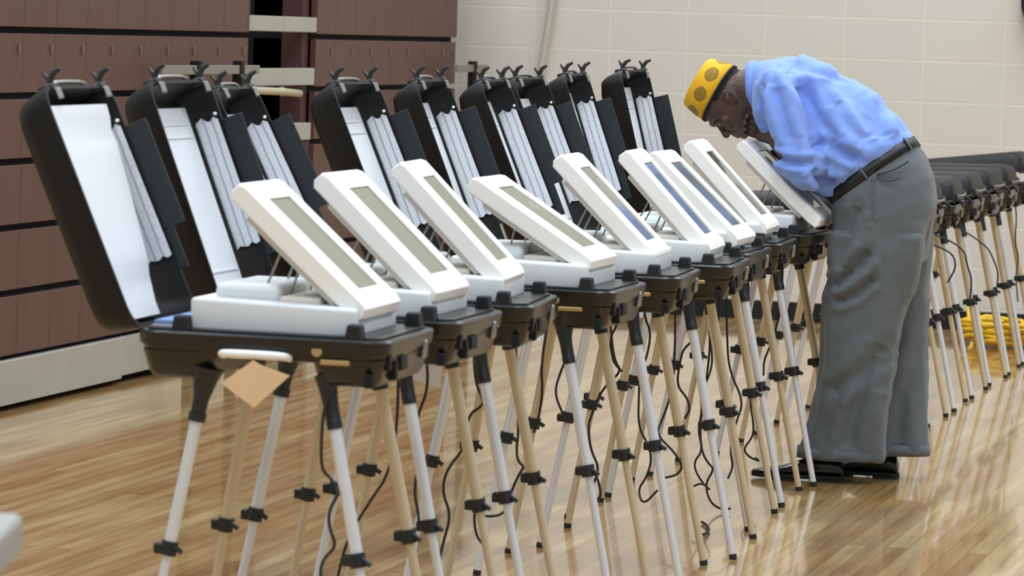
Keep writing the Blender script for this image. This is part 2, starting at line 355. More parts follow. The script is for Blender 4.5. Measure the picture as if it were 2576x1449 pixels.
    bot = [(.135 - .004 * math.sin(k * 2.3), .002 + (LD - .03) * k / 6) for k in range(7)]
    poly = top + bot
    a = ring(bm, [(x, y, z) for x, z in poly]); c = ring(bm, [(x, y + .003, z) for x, z in poly]); bridge(bm, a, c); bm.faces.new(a[::-1]); bm.faces.new(c)
    obj('instruction_sheet', bm, M_sheet, lid)
    bm = B(); box(bm, .19, .422, hv - .006, hv - .001, -.048, .05, .001, 1); box(bm, .10, .19, hv - .006, hv - .001, -.02, .04, .001, 1); obj('privacy_wing', bm, M_wing, lid)
    bm = B(); tube(bm, [(.437, hv - .022, .006), (.437, hv - .026, .006)], .004, 10, ball=True); obj('push_pin', bm, M_white, lid, smooth=True)
    bm = B(); tube(bm, [(L - .004, -.11, .02), (L + .012, -.09, .018), (L + .014, .0, .018), (L + .012, .10, .018), (L - .004, .12, .02)], .005, 8, smoothpath=1); obj('lid_handle', bm, M_metal, lid, smooth=True)
    for sv in (-.135, .155):
        bm = B(); box(bm, L - .012, L + .006, sv - .018, sv + .018, -.004, .03, .003, 1)
        tube(bm, [(L, sv, .008), (L + .014, sv, .002), (L + .024, sv, -.010), (L + .027, sv, -.026)], [.009, .007, .006, .004], 8)
        tube(bm, [(L + .012, sv, .004), (L + .026, sv + .004, .011), (L + .033, sv + .006, .013)], [.006, .0035, .003], 8)
        k = obj('lid_latch', bm, M_dark, lid, auto=40)
        bm = B(); box(bm, L - .03, L - .006, sv - .014, sv + .014, -.008, -.002, .002, 1); obj('latch_plate', bm, M_metal, k)
    # tablet : local x up along the slab from its lower edge, z = outward normal, top face z=0
    bm = B(); W, T, Ls = .135, .042, .352
    shell_pts = [(-.012, -.022), (-.004, -.004), (.008, 0), (Ls - .008, 0), (Ls + .004, -.006), (Ls + .006, -.03), (Ls - .005, -T), (.02, -T), (-.008, -.038)]
    prev = None
    for y, s in ((-W, .0), (-W + .006, 1), (W - .006, 1), (W, .0)):
        c = ring(bm, [(x if s else (x - Ls / 2) * .985 + Ls / 2, y, z if s else -T / 2 + (z + T / 2) * .8) for x, z in shell_pts])
        if prev: bridge(bm, prev, c)
        else: bm.faces.new(c[::-1])
        prev = c
    bm.faces.new(prev)
    # recess
    slab = obj('tablet', bm, M_white, root, auto=30)
    me = slab.data; bm = bmesh.new(); bm.from_mesh(me)
    f = max((f for f in bm.faces), key=lambda f: f.calc_area() if f.calc_center_median().z > -.003 else 0)
    bmesh.ops.delete(bm, geom=[f], context='FACES_ONLY'); bm.verts.ensure_lookup_table()
    vs = sorted([v for v in bm.verts if v.co.z > -1e-5 and abs(abs(v.co.y) - (W - .006)) < 1e-5], key=lambda v: math.atan2(v.co.y, v.co.x - Ls / 2))
    X0_, X1_, Y0_, Y1_ = .045, .303, -.075, .072
    inner = sorted([(X0_, Y0_), (X1_, Y0_), (X1_, Y1_), (X0_, Y1_)], key=lambda p: math.atan2(p[1], p[0] - Ls / 2))
    ia = ring(bm, [(x, y, 0) for x, y in inner]); ib = ring(bm, [(x, y, -.0035) for x, y in inner]); bridge(bm, vs, ia); bridge(bm, ia, ib)
    bmesh.ops.recalc_face_normals(bm, faces=bm.faces); bm.to_mesh(me); bm.free()
    bm = B(); box(bm, X0_ - .001, X1_ + .001, Y0_ - .001, Y1_ + .001, -.012, -.003); obj('screen', bm, M_screen, slab)
    bm = B(); box(bm, .05, .30, -.12, .12, -T - .012, -T + .002, .004, 2); obj('back_cover', bm, M_cream, slab)
    for sv in (-.09, .05):
        for x in (.17, .22): bm = B(); tube(bm, [(x, sv, -T - .01), (x - .05, sv, -.16 - (x - .17) * .6)], .0025, 6); obj('support_wire', bm, M_metal, slab)
    # four legs
    for (au, fu, sv, mt) in ((-.118, -.243, -1, M_silver), (.128, .292, -1, M_silver), (-.118, -.243, 1, M_tan), (.14, .292, 1, M_tan)):
        A = Vector((au, sv * .165, .715)); F = Vector((fu, sv * .21, 0)); D = F - A
        def at(z): return A + D * ((A.z - z) / A.z)
        bm = B(); tube(bm, [at(.68), at(.355)], .0128, 14); up_leg = obj('leg', bm, mt, root, auto=40)
        bm = B(); tube(bm, [at(.375), at(.008)], .0098, 12); obj('lower_tube', bm, mt, up_leg, auto=40)
        bm = B(); tube(bm, [at(.014), at(.0)], .0108, 12); obj('foot_tip', bm, M_dark, up_leg, auto=40)
        bm = B(); tube(bm, [at(.722), at(.70), at(.66), at(.632), at(.631), at(.615)] if sv < 0 else [at(.722), at(.70), at(.69), at(.685), at(.684), at(.664)], ([.034, .026, .0165, .0155, .0185, .018] if au < 0 else [.024, .020, .0155, .0155, .016, .016]) if sv < 0 else [.026, .022, .018, .017, .0175, .0175], 12); obj('leg_socket', bm, M_dark, up_leg, auto=40)
        bm = B(); tube(bm, [at(.374), at(.346)], .0175, 12); c = at(.360)
        box(bm, c.x - .030, c.x - .008, c.y - .012, c.y + .012, c.z - .012, c.z + .010, .003, 1); tube(bm, [c + Vector((.012, -.008, .004)), c + Vector((.030, -.012, -.006))], .0055, 8)
        obj('clamp', bm, M_dark, up_leg, auto=40)
    return root, lid, slab
def lid_matrix(al):
    e1 = Vector((-math.sin(al), 0, math.cos(al))); e2 = Vector((-math.cos(al), 0, -math.sin(al)))
    M = Matrix((e1, Vector((0, 1, 0)), e2)).transposed().to_4x4(); M.translation = (-hu, 0, HR + .002); return M
def tab_matrix(be, u, z):
    d = Vector((-math.cos(be), 0, math.sin(be))); nn = Vector((math.sin(be), 0, math.cos(be)))
    M = Matrix((d, Vector((0, -1, 0)), nn)).transposed().to_4x4(); M.translation = (u, 0, z); return M
proto, lid0, tab0 = make_machine()
def copy_tree(o, parent=None, skip=()):
    c = o.copy(); COL.objects.link(c); c.parent = parent
    for ch in list(o.children):
        if ch.name.split('.')[0] in skip: continue
        copy_tree(ch, c, skip)
    return c
R = math.radians
MS = [  # x, y, yaw, lid lean, tablet tilt, tablet lower edge u,z, label
 (-2.300, 6.851, 2.2, 23.7, 41.7, .198, .857, 'open black voting machine nearest the camera, leftmost, tan card hanging from its handle'),
 (-2.305, 7.394, .9, 21.2, 43.0, .194, .855, 'open black voting machine directly behind the nearest one, second in the row'),
 (-2.301, 7.906, 5.9, 26.3, 45.4, .187, .854, 'third open voting machine from the camera, white folded paper hanging under it'),
 (-2.235, 8.496, .8, 23.4, 31.9, .190, .867, 'open voting machine whose white tablet lies flatter than all others, fourth in the row'),
 (-2.216, 9.088, 3.9, 22.1, 44.6, .183, .848, 'fifth open voting machine, just behind the one with the flatter tablet'),
 (-2.194, 9.650, 3.9, 22.7, 46.6, .193, .839, 'sixth open voting machine, nearer of the two with blue reflections on the screen'),
 (-2.254, 10.23, .6, 22.4, 42.8, .218, .837, 'seventh open voting machine, farther of the two with blue reflections on the screen'),
 (-2.275, 10.784, 3.4, 19.2, 46.1, .209, .842, 'open voting machine next to the one the man uses, dark narrow screen'),
 (-2.266, 11.356, 0., 14.8, 42.7, .268, .847, 'last open voting machine of the row, which the man is leaning over')]
protos_done = False
machines = []
for i, (x, y, yw, al, be, tu, tz, lab) in enumerate(MS):
    o = copy_tree(proto) if i else proto
    machines.append(o)
for i, (x, y, yw, al, be, tu, tz, lab) in enumerate(MS):
    o = machines[i]; o.location = (x, y, 0); o.rotation_euler = (0, 0, R(yw)); tag(o, lab, 'voting machine', 'open voting machines in the row')
    for ch in o.children:
        nm = ch.name.split('.')[0]
        if nm == 'lid': ch.matrix_local = lid_matrix(R(al))
        if nm == 'tablet': ch.matrix_local = tab_matrix(R(be), tu, tz)
# nearest lid : its white board has come forward and covers most of the opening
for ch in machines[0].children:
    if ch.name.split('.')[0] == 'lid':
        for s in ch.children:
            if s.name.split('.')[0] == 'inner_board':
                bm = B(); N = 16; pr = None
                for k in range(N + 1):
                    x = .025 + .45 * k / N; z = .046 - .040 * (k / N) ** .8; y1 = hv - .075 + .045 * (k / N)
                    zz = z + (.005 if k in (1, 2, 3, 14) else 0)
                    c = ring(bm, [(x, -hv + .02, zz), (x, y1 - .02, zz), (x, y1, zz + .012), (x, y1, zz + .018), (x, -hv + .02, zz + .006)])
                    if pr: bridge(bm, pr, c)
                    else: bm.faces.new(c[::-1])
                    pr = c
                bm.faces.new(pr); tmp = obj('tmp_board', bm, M_board, auto=30); s.data = tmp.data; bpy.data.objects.remove(tmp)
CL = [(12.03, 0, 'closed black voting case just beyond the man, seen between the last tablets'),
 (12.71, 1, 'nearest closed voting case to the right of the man, mostly hidden behind his trousers'),
 (13.30, -1, 'second closed voting case behind the man, its end just clear of his back'),
 (13.90, 2, 'third closed voting case to the right of the man, about midway to the wall'),
 (14.46, 0, 'fourth closed voting case behind the man, between man and far wall'),
 (15.05, -2, 'fifth closed voting case to the right of the man'),
 (15.58, 1, 'sixth closed voting case, second from the far end of the row'),
 (16.13, 0, 'closed voting case farthest from the camera, nearest the end wall, lid slightly ajar')]
for i, (y, yw, lab) in enumerate(CL):
    o = copy_tree(proto, skip=('tablet', 'terminal_base', 'foam_block', 'tray', 'tray_plate', 'inner_board', 'instruction_sheet', 'privacy_wing', 'push_pin'))
    o.name = 'closed_voting_case'
    o.location = (-2.19, y, 0); o.rotation_euler = (0, 0, R(yw)); tag(o, lab, 'voting machine', 'closed voting cases beyond the man')
    for ch in o.children:
        if ch.name.split('.')[0] == 'lid': ch.matrix_local = lid_matrix(R(-90 + (7 if i == 7 else 1.5)))
# tags and papers hanging from the handles
def hang(i, name, m, uz, lab, cat, v=-.235, top=None):
    M = Matrix.Translation((MS[i][0], MS[i][1], 0)) @ Matrix.Rotation(R(MS[i][2]), 4, 'Z')
    bm = B(); a = ring(bm, [(u, v, z) for u, z in uz]); c = ring(bm, [(u, v + .003, z) for u, z in uz]); bridge(bm, a, c); bm.faces.new(a[::-1]); bm.faces.new(c)
    o = obj(name, bm, m); o.matrix_world = M; tag(o, lab, cat)
    bm = B(); tube(bm, [(top[0], v + .001, top[1]), (top[0], v + .02, .758), ], .0015, 6); obj('string', bm, M_dark, o)
    return o
hang(0, 'hanging_card', M_card, [(-.003, .748), (.018, .738), (.073, .722), (.002, .655), (-.067, .700)][::-1], 'blank tan card hanging askew from the handle of the nearest machine', 'card', top=(.0, .735))
hang(2, 'folded_paper', M_paper, [(.010, .692), (.066, .690), (.058, .606), (-.030, .626), (.008, .655)][::-1], 'white folded paper hanging below the third machine from the camera', 'paper', top=(.035, .68))
hang(3, 'folded_paper', M_paper, [(.07, .705), (.105, .70), (.09, .67), (.06, .682)][::-1], 'small white paper under the machine with the flatter tablet', 'paper', top=(.09, .695))
hang(5, 'folded_paper', M_paper, [(-.005, .69), (.03, .688), (.022, .645), (-.002, .655)][::-1], 'small white paper hanging under the sixth machine', 'paper', top=(.012, .68))
bm = B(); box(bm, -.235, -.165, -.15, .10, .804, .811); o = obj('booklet', bm, M_blue); o.matrix_world = Matrix.Translation((-2.3, 6.851, 0)) @ Matrix.Rotation(R(2), 4, 'Z'); tag(o, 'pale blue booklet lying at the hinge inside the nearest machine', 'booklet')
bm = B(); box(bm, -.24, -.165, -.05, .12, .804, .811); o = obj('booklet', bm, M_blue); o.matrix_world = Matrix.Translation((-2.305, 7.394, 0)); tag(o, 'pale blue booklet inside the second machine, below its lid', 'booklet')
# ---------------------------------------------------------------- cords
CORD_LABELS = ['black cord coiling round the near right leg of the nearest machine', 'black cord swinging behind the legs of the nearest machine', 'thin black cord hanging below the second machine, in front of the white leg', 'long black cord looping below the third machine', 'short black cord hanging below the fourth machine to a far leg', 'black cord curving beside the silver leg of the flatter tablet machine', 'kinked black cord low down under the fourth machine', 'black cord ending in a long narrow loop under the fifth machine', 'short black cord tucked under the right side of the fifth machine', 'black cord with a wide low loop under the sixth machine', 'black cord forming a sideways loop under the seventh machine', 'black cord wavering between silver and tan legs under the seventh machine', 'black cord of the tangle under the seventh machine, ending in a curl', 'longest cord of the tangle, its end near the floor under the seventh machine', 'thin black cord bowing outward under the eighth machine', 'black cord with a small curl at its end, left of the shoes of the man', 'straight black cord hanging under the machine the man uses', 'curved black cord just right of the man behind his trousers', 'black cord beside the silver leg of the second closed case', 'wavy black cord under the third closed case', 'wavy black cord at the far right under the farthest closed case']
CORDS=[
[(-2.138,6.681,0.72),(-2.161,6.681,0.661),(-2.164,6.681,0.578),(-2.165,6.681,0.532),(-2.148,6.681,0.514),(-2.123,6.681,0.493),(-2.146,6.681,0.456),(-2.149,6.681,0.418),(-2.136,6.681,0.381),(-2.159,6.681,0.357),(-2.163,6.681,0.322),(-2.156,6.681,0.282)],
[(-2.231,7.394,0.72),(-2.222,7.394,0.54),(-2.251,7.394,0.434),(-2.275,7.394,0.391),(-2.313,7.394,0.326),(-2.334,7.394,0.278),(-2.353,7.394,0.2)],
[(-2.202,7.494,0.72),(-2.192,7.494,0.624),(-2.211,7.494,0.558),(-2.218,7.494,0.499),(-2.21,7.494,0.45),(-2.214,7.494,0.39),(-2.205,7.494,0.351),(-2.196,7.494,0.311)],
[(-2.206,7.906,0.72),(-2.196,7.906,0.604),(-2.173,7.906,0.559),(-2.186,7.906,0.541),(-2.209,7.906,0.526),(-2.214,7.906,0.48),(-2.222,7.906,0.442),(-2.26,7.906,0.393),(-2.268,7.906,0.342),(-2.249,7.906,0.286),(-2.266,7.906,0.22),(-2.275,7.906,0.143)],
[(-2.205,8.596,0.72),(-2.223,8.596,0.576),(-2.215,8.596,0.518),(-2.227,8.596,0.447),(-2.237,8.596,0.409)],
[(-2.213,8.898,0.72),(-2.228,8.898,0.58),(-2.251,8.898,0.54),(-2.259,8.898,0.485),(-2.237,8.898,0.43)],
[(-2.269,8.496,0.72),(-2.255,8.496,0.507),(-2.244,8.496,0.411),(-2.251,8.496,0.39),(-2.244,8.496,0.354),(-2.231,8.496,0.334),(-2.239,8.496,0.329),(-2.262,8.496,0.274),(-2.277,8.496,0.212),(-2.331,8.496,0.205),(-2.358,8.496,0.223),(-2.351,8.496,0.158),(-2.325,8.496,0.131)],
[(-2.196,9.188,0.72),(-2.185,9.188,0.607),(-2.176,9.188,0.542),(-2.158,9.188,0.519),(-2.195,9.188,0.48),(-2.216,9.188,0.448),(-2.228,9.188,0.399),(-2.242,9.188,0.368),(-2.233,9.188,0.306),(-2.209,9.188,0.255),(-2.225,9.188,0.21),(-2.224,9.188,0.179),(-2.211,9.188,0.168),(-2.197,9.188,0.185),(-2.209,9.188,0.246),(-2.236,9.188,0.257)],
[(-2.232,9.55,0.72),(-2.251,9.55,0.616),(-2.273,9.55,0.575),(-2.262,9.55,0.513),(-2.241,9.55,0.484)],
[(-2.211,9.65,0.72),(-2.2,9.65,0.63),(-2.18,9.65,0.591),(-2.19,9.65,0.52),(-2.214,9.65,0.474),(-2.207,9.65,0.416),(-2.209,9.65,0.325),(-2.183,9.65,0.28),(-2.17,9.65,0.235),(-2.183,9.65,0.182),(-2.208,9.65,0.146),(-2.186,9.65,0.105),(-2.147,9.65,0.15)],
[(-2.226,10.13,0.72),(-2.215,10.13,0.477),(-2.229,10.13,0.36),(-2.255,10.13,0.287),(-2.26,10.13,0.25),(-2.208,10.13,0.206),(-2.179,10.13,0.164),(-2.194,10.13,0.137),(-2.234,10.13,0.125)],
[(-2.212,10.28,0.72),(-2.2,10.28,0.556),(-2.186,10.28,0.526),(-2.222,10.28,0.493),(-2.233,10.28,0.456),(-2.242,10.28,0.383),(-2.21,10.28,0.348),(-2.202,10.28,0.312),(-2.215,10.28,0.284)],
[(-2.14,10.33,0.72),(-2.133,10.33,0.623),(-2.131,10.33,0.581),(-2.16,10.33,0.524),(-2.142,10.33,0.457),(-2.161,10.33,0.402),(-2.184,10.33,0.357),(-2.176,10.33,0.303),(-2.187,10.33,0.247),(-2.165,10.33,0.187),(-2.195,10.33,0.149),(-2.168,10.33,0.101),(-2.135,10.33,0.066),(-2.161,10.33,0.095),(-2.187,10.33,0.082)],
[(-2.186,10.38,0.72),(-2.163,10.38,0.52),(-2.169,10.38,0.413),(-2.18,10.38,0.329),(-2.184,10.38,0.245),(-2.176,10.38,0.181),(-2.156,10.38,0.146),(-2.136,10.38,0.132),(-2.166,10.38,0.083),(-2.145,10.38,0.029),(-2.113,10.38,0.006),(-2.088,10.38,0.014)],
[(-2.199,10.734,0.72),(-2.184,10.734,0.448),(-2.169,10.734,0.379),(-2.128,10.734,0.299),(-2.148,10.734,0.238),(-2.161,10.734,0.176),(-2.166,10.734,0.131),(-2.158,10.734,0.094),(-2.169,10.734,0.059)],
[(-2.162,10.884,0.72),(-2.146,10.884,0.421),(-2.134,10.884,0.272),(-2.122,10.884,0.221),(-2.123,10.884,0.177),(-2.154,10.884,0.136),(-2.137,10.884,0.109),(-2.097,10.884,0.101),(-2.112,10.884,0.113)],
[(-2.132,11.306,0.72),(-2.134,11.306,0.593),(-2.137,11.306,0.513),(-2.163,11.306,0.417),(-2.182,11.306,0.376),(-2.177,11.306,0.33)],
[(-1.99,12.75,0.72),(-1.802,12.75,0.683),(-1.773,12.75,0.624),(-1.806,12.75,0.56)],
[(-1.99,13.3,0.72),(-1.827,13.3,0.663),(-1.809,13.3,0.589),(-1.789,13.3,0.546),(-1.794,13.3,0.456)],
[(-1.99,14.0,0.72),(-1.838,14.0,0.635),(-1.806,14.0,0.585),(-1.781,14.0,0.521),(-1.789,14.0,0.443)],
[(-1.99,16.1,0.72),(-1.976,16.1,0.644),(-1.985,16.1,0.531),(-1.963,16.1,0.467),(-1.974,16.1,0.391),(-1.958,16.1,0.267)]]
for P, lab in zip(CORDS, CORD_LABELS):
    bm = B(); j = .01
    pts = [Vector(p) for p in P]; pts = [pts[0]] + [p + Vector((0, rnd.uniform(-.02, .02), 0)) for p in pts[1:]]
    tube(bm, pts, .0034, 6, smoothpath=3); tag(obj('power_cord', bm, M_cord, smooth=True), lab, 'cord')
bm = B(); tube(bm, [(-2.115, 10.109, .006), (-2.073, 10.011, .006), (-2.049, 9.889, .006), (-2.06, 9.85, .006)], .004, 6, smoothpath=2); tag(obj('cord_piece', bm, M_cord, smooth=True), 'short curved piece of black cord lying on the floor in front of the tangle', 'cord')

# ---------------------------------------------------------------- the man  (local: x forward, y to his left = towards camera, z up)
man = tag(empty('person', (-1.99, 11.40, 0), math.pi), 'man in blue shirt, grey trousers and yellow hat bending over a voting machine', 'person')
def loft(bm, rings, n=40, cap=True):
    """rings: (center, axisA, axisB, exponent, foldfn)"""
    prev = None
    for k, R_ in enumerate(rings):
        c, A, Bx = Vector(R_[0]), Vector(R_[1]), Vector(R_[2]); e = R_[3] if len(R_) > 3 else 2; ff = R_[4] if len(R_) > 4 else None
        P = []
        for i in range(n):
            a = 2 * math.pi * i / n; ca, sa = math.cos(a), math.sin(a)
            q = (abs(ca) ** e + abs(sa) ** e) ** (-1 / e); s = 1 + (ff(a) if ff else 0)
            P.append(c + A * (ca * q * s) + Bx * (sa * q * s))
        r = ring(bm, P)
        if prev: bridge(bm, prev, r)
        elif cap: bm.faces.new(r[::-1])
        prev = r
    if cap: bm.faces.new(prev)
def remesh(o, vox, smooth=4, fac=.5):
    m_ = o.modifiers.new('remesh', 'REMESH'); m_.mode = 'VOXEL'; m_.voxel_size = vox; m_.use_smooth_shade = True
    if smooth: s_ = o.modifiers.new('smooth', 'SMOOTH'); s_.iterations = smooth; s_.factor = fac
def bf(Bp, Fp, w, e=2.2, ff=None):
    c = Vector(((Bp[0] + Fp[0]) / 2, 0, (Bp[1] + Fp[1]) / 2)); A = Vector(((Fp[0] - Bp[0]) / 2, 0, (Fp[1] - Bp[1]) / 2)); return (c, A, Vector((0, w, 0)), e, ff)
# head frame
HO = Vector((.395, 0, 1.229)); HF = Vector((.459, 0, -.888)); HU = Vector((.888, 0, .459)); HS = Vector((0, 1, 0))
def H(f_, s_, h_): return HO + HF * f_ + HS * s_ - HU * h_
body = B()
def hring(h, f0, f1, wd, e=2.2): return (H((f0 + f1) / 2, 0, h), HF * ((f0 - f1) / 2), HS * wd, e)
loft(body, [hring(-.085, .03, -.03, .03), hring(-.075, .06, -.06, .052), hring(-.05, .085, -.085, .07), hring(-.02, .092, -.095, .076), hring(.01, .094, -.097, .077), hring(.035, .095, -.097, .077), hring(.05, .089, -.095, .076),
            hring(.07, .086, -.088, .074), hring(.09, .084, -.078, .070), hring(.11, .082, -.066, .064), hring(.13, .080, -.04, .055), hring(.143, .074, -.01, .043), hring(.152, .06, .02, .025)], 32)
tube(body, [H(.088, 0, .052), H(.096, 0, .075), H(.103, 0, .09)], [.008, .011, .013], 12, ball=True)   # nose
for s in (-1, 1): tube(body, [H(.094, s * .010, .094), H(.090, s * .017, .093)], .009, 10, ball=True)
tube(body, [H(.078, -.024, .115), H(.089, 0, .1135), H(.078, .024, .115)], [.006, .0095, .006], 10, ball=True)   # lips
tube(body, [H(.076, -.022, .124), H(.087, 0, .1255), H(.076, .022, .124)], [.006, .010, .006], 10, ball=True)
tube(body, [H(.068, -.012, .14), H(.076, 0, .142), H(.068, .012, .14)], .014, 10, ball=True)
tube(body, [H(.080, -.052, .040), H(.093, -.022, .036), H(.095, 0, .040), H(.093, .022, .036), H(.080, .052, .040)], [.007, .010, .008, .010, .007], 10, ball=True)  # brow
for s in (-1, 1):   # cheeks, ears
    tube(body, [H(.055, s * .052, .075), H(.065, s * .042, .09)], [.02, .018], 12, ball=True)
    pts = [H(-.010, s * .074, .072), H(-.004, s * .081, .058), H(-.008, s * .087, .040), H(-.022, s * .092, .032), H(-.034, s * .091, .042), H(-.030, s * .086, .060), H(-.016, s * .079, .076)]
    tube(body, pts, [.006, .006, .0055, .006, .006, .0055, .007], 8, ball=True); tube(body, [H(-.014, s * .076, .045), H(-.020, s * .082, .060)], [.009, .008], 8, ball=True)
# neck and (hidden) trunk
tube(body, [H(-.035, 0, .05), (.30, 0, 1.240), (.20, 0, 1.22)], [.066, .074, .078], 24, ball=True)
loft(body, [bf((-.20, 1.06), (-.05, .95), .12), bf((-.09, 1.2), (.06, 1.04), .15), bf((.06, 1.29), (.17, 1.13), .145), bf((.17, 1.31), (.23, 1.16), .12), bf((.23, 1.30), (.25, 1.18), .07)], 28)
for s in (-1, 1): tube(body, [(-.12, s * .08, .98), (-.15, s * .09, .75), (-.10 if s > 0 else -.18, s * .095, .45), (-.055 if s > 0 else -.21, s * .1, .10)], [.075, .065, .048, .034], 16, ball=True)
def fingers(base, d, nrm, side, lens, curls, r=.0085, flip=1):
    """four fingers rooted along the knuckle line"""
    for k, (L_, cu) in enumerate(zip(lens, curls)):
        p = base + side * ((k - 1.5) * .0195); dd = d.copy(); pts = [p - d * .012]
        for j, fr in enumerate((.45, .32, .23)):
            q = Matrix.Rotation(cu[j], 3, side); dd = (q @ dd).normalized(); pts.append(pts[-1] + dd * (L_ * fr + (.012 if j == 0 else 0)))
        tube(body, pts, [r * 1.08, r * 1.02, r * .95, r * .8], 10, ball=True)
def arm(sh, el, wr, r_=(.040, .040, .038, .026)):
    sh, el, wr = Vector(sh), Vector(el), Vector(wr)
    tube(body, [sh, sh.lerp(el, .5), el, el.lerp(wr, .35), wr], [r_[0], r_[1] * .98, .040, .041, r_[3]], 16, ball=True)
# near arm: elbow out, loose fist under the chin
sh, el, wr = Vector((.15, .165, 1.25)), Vector((.060, .20, 1.005)), Vector((.188, .10, 1.098)); arm(sh, el, wr)
d = (Vector((.244, .050, 1.126)) - wr).normalized(); side = (Vector((-.35, .25, .9)) - d * d.dot(Vector((-.35, .25, .9)))).normalized(); nrm = d.cross(side).normalized()
kn = wr + d * .082
loft(body, [(wr - d * .01, side * .027, nrm * .020, 2.4), (wr + d * .02, side * .032, nrm * .019, 2.4), (wr + d * .055, side * .040, nrm * .018, 2.6), (kn, side * .040, nrm * .015, 2.6)], 20)
fingers(kn, d, nrm, side, (.062, .074, .078, .070), [(.9, 1.2, .8), (.85, 1.25, .8), (.8, 1.2, .8), (.75, 1.1, .8)])
tp = wr + d * .03 + side * .03; tube(body, [tp, tp + d * .03 + side * .020 - nrm * .006, tp + d * .058 + side * .016 - nrm * .016, tp + d * .078 + side * .004 - nrm * .02], [.013, .011, .010, .008], 10, ball=True)
# far arm: hand out to the touch screen
sh, el, wr = Vector((.16, -.165, 1.25)), Vector((.045, -.215, 1.0)), Vector((.085, -.06, .985)); arm(sh, el, wr)
d = Vector((.80, .25, .32)).normalized(); nrm = Vector((.25, 0, -1)); nrm = (nrm - d * nrm.dot(d)).normalized(); side = d.cross(nrm).normalized(); kn = wr + d * .08
loft(body, [(wr - d * .01, side * .026, nrm * .019, 2.4), (wr + d * .02, side * .031, nrm * .018, 2.4), (wr + d * .055, side * .039, nrm * .016, 2.6), (kn, side * .039, nrm * .013, 2.6)], 20)
fingers(kn, d, nrm, side, (.066, .075, .080, .072), [(-.35, -.6, -.5), (-.3, -.5, -.4), (-.25, -.5, -.4), (-.05, -.15, -.1)])
tp = wr + d * .025 - side * .03; tube(body, [tp, tp + d * .028 - side * .018, tp + d * .052 - side * .022], [.013, .011, .008], 10, ball=True)
skin = obj('body', body, M_skin, man); remesh(skin, .0035, 3, .5)
# eyes
for s in (-1, 1):
    bm = B(); bmesh.ops.create_uvsphere(bm, u_segments=16, v_segments=10, radius=.0125, matrix=Matrix.Translation(H(.0775, s * .031, .055))); e_ = obj('eye', bm, M_eye, man, smooth=True)
    bm = B(); bmesh.ops.create_uvsphere(bm, u_segments=12, v_segments=8, radius=.0062, matrix=Matrix.Translation(H(.0865, s * .031, .057))); obj('pupil', bm, M_sole, e_, smooth=True)
    bm = B(); tube(bm, [H(.084, s * .016, .0475), H(.089, s * .031, .0485), H(.080, s * .047, .052)], [.0045, .0055, .0045], 8, ball=True); obj('eyelid', bm, M_skin, e_, smooth=True)
# hair at the back and sides
bm = B(); prev = None
for h, f1, wd in ((-.01, -.0985, .0785), (.02, -.1005, .0795), (.045, -.0995, .0788), (.068, -.0925, .0765), (.082, -.084, .073)):
    P = []; 
    for k in range(25):
        a = R(78 + 204 * k / 24) if h < .04 else R(122 + 116 * k / 24)
        fc = (.094 + f1) / 2; P.append(H(fc + (.094 - f1) / 2 * math.cos(a) * 1.0, wd * math.sin(a), h))
    r = ring(bm, P)
    if prev:
        for i in range(24): bm.faces.new((prev[i], prev[i + 1], r[i + 1], r[i]))
    prev = r
o = obj('hair', bm, M_hair, man, smooth=True); sm = o.modifiers.new('t', 'SOLIDIFY'); sm.thickness = .004
# hat
bm = B(); rg = []
for h, f0, f1, wd in ((.006, .100, -.104, .083), (-.03, .098, -.1, .082), (-.072, .089, -.088, .077), (-.079, .084, -.083, .072)): rg.append(hring(h, f0, f1, wd, 2.1))
loft(bm, rg, 40, cap=False); bm.verts.ensure_lookup_table(); bm.faces.new(bm.verts[-40:])
hat = obj('hat', bm, M_hat, man, auto=40); hat.modifiers.new('t', 'SOLIDIFY').thickness = .003
bm = B(); loft(bm, [hring(.010, .101, -.105, .084), hring(.002, .1015, -.1055, .0845)], 40, cap=False); o = obj('hat_band', bm, M_hair, hat, smooth=True); o.modifiers.new('t', 'SOLIDIFY').thickness = .003
# shirt
def fold(amp, kk, ph): return lambda a: amp * math.sin(kk * a + ph) + amp * .5 * math.sin((kk * 2 + 1) * a + ph * 1.7)
bm = B()
loft(bm, [bf((-.245, 1.075), (-.01, .88), .165), bf((-.250, 1.115), (.0, .905), .175), bf((-.228, 1.140), (.03, .905), .190, 2.3, fold(.018, 7, .2)), bf((-.182, 1.180), (.066, .92), .198, 2.3, fold(.016, 7, .6)), bf((-.128, 1.228), (.10, .955), .203, 2.3, fold(.014, 6, 1.0)),
          bf((-.048, 1.289), (.15, 1.005), .205, 2.3, fold(.012, 6, 1.4)), bf((.031, 1.331), (.19, 1.055), .205, 2.3, fold(.010, 5, 1.8)), bf((.10, 1.352), (.225, 1.10), .198, 2.2, fold(.006, 5, 2)), bf((.165, 1.355), (.25, 1.13), .170), bf((.225, 1.343), (.265, 1.15), .118), bf((.268, 1.335), (.268, 1.160), .082)], 56)
for s in (1, -1):
    ex = .205 if s > 0 else .215
    tube(bm, [(.165, s * .10, 1.265), (.150, s * .165, 1.25), (.125, s * .195, 1.17), (.092, s * .205, 1.09), (.068, s * (ex), 1.03), (.060, s * (ex - .004), .998)], [.082, .080, .070, .066, .069, .062], 28, ball=True, smoothpath=1)
    # cuff turned round the elbow
    if s > 0: tube(bm, [(.060, .20, 1.0), (.105, .185, 1.02), (.128, .172, 1.032)], [.058, .055, .052], 24, smoothpath=1)
    else: tube(bm, [(.045, -.21, 1.0), (.055, -.165, .995)], [.055, .05], 24)
shirt = obj('shirt', bm, M_shirt, man); remesh(shirt, .006, 5, .5)
tx = bpy.data.textures.new('cloth_wrinkles', 'CLOUDS'); tx.noise_scale = .085; tx.noise_depth = 2
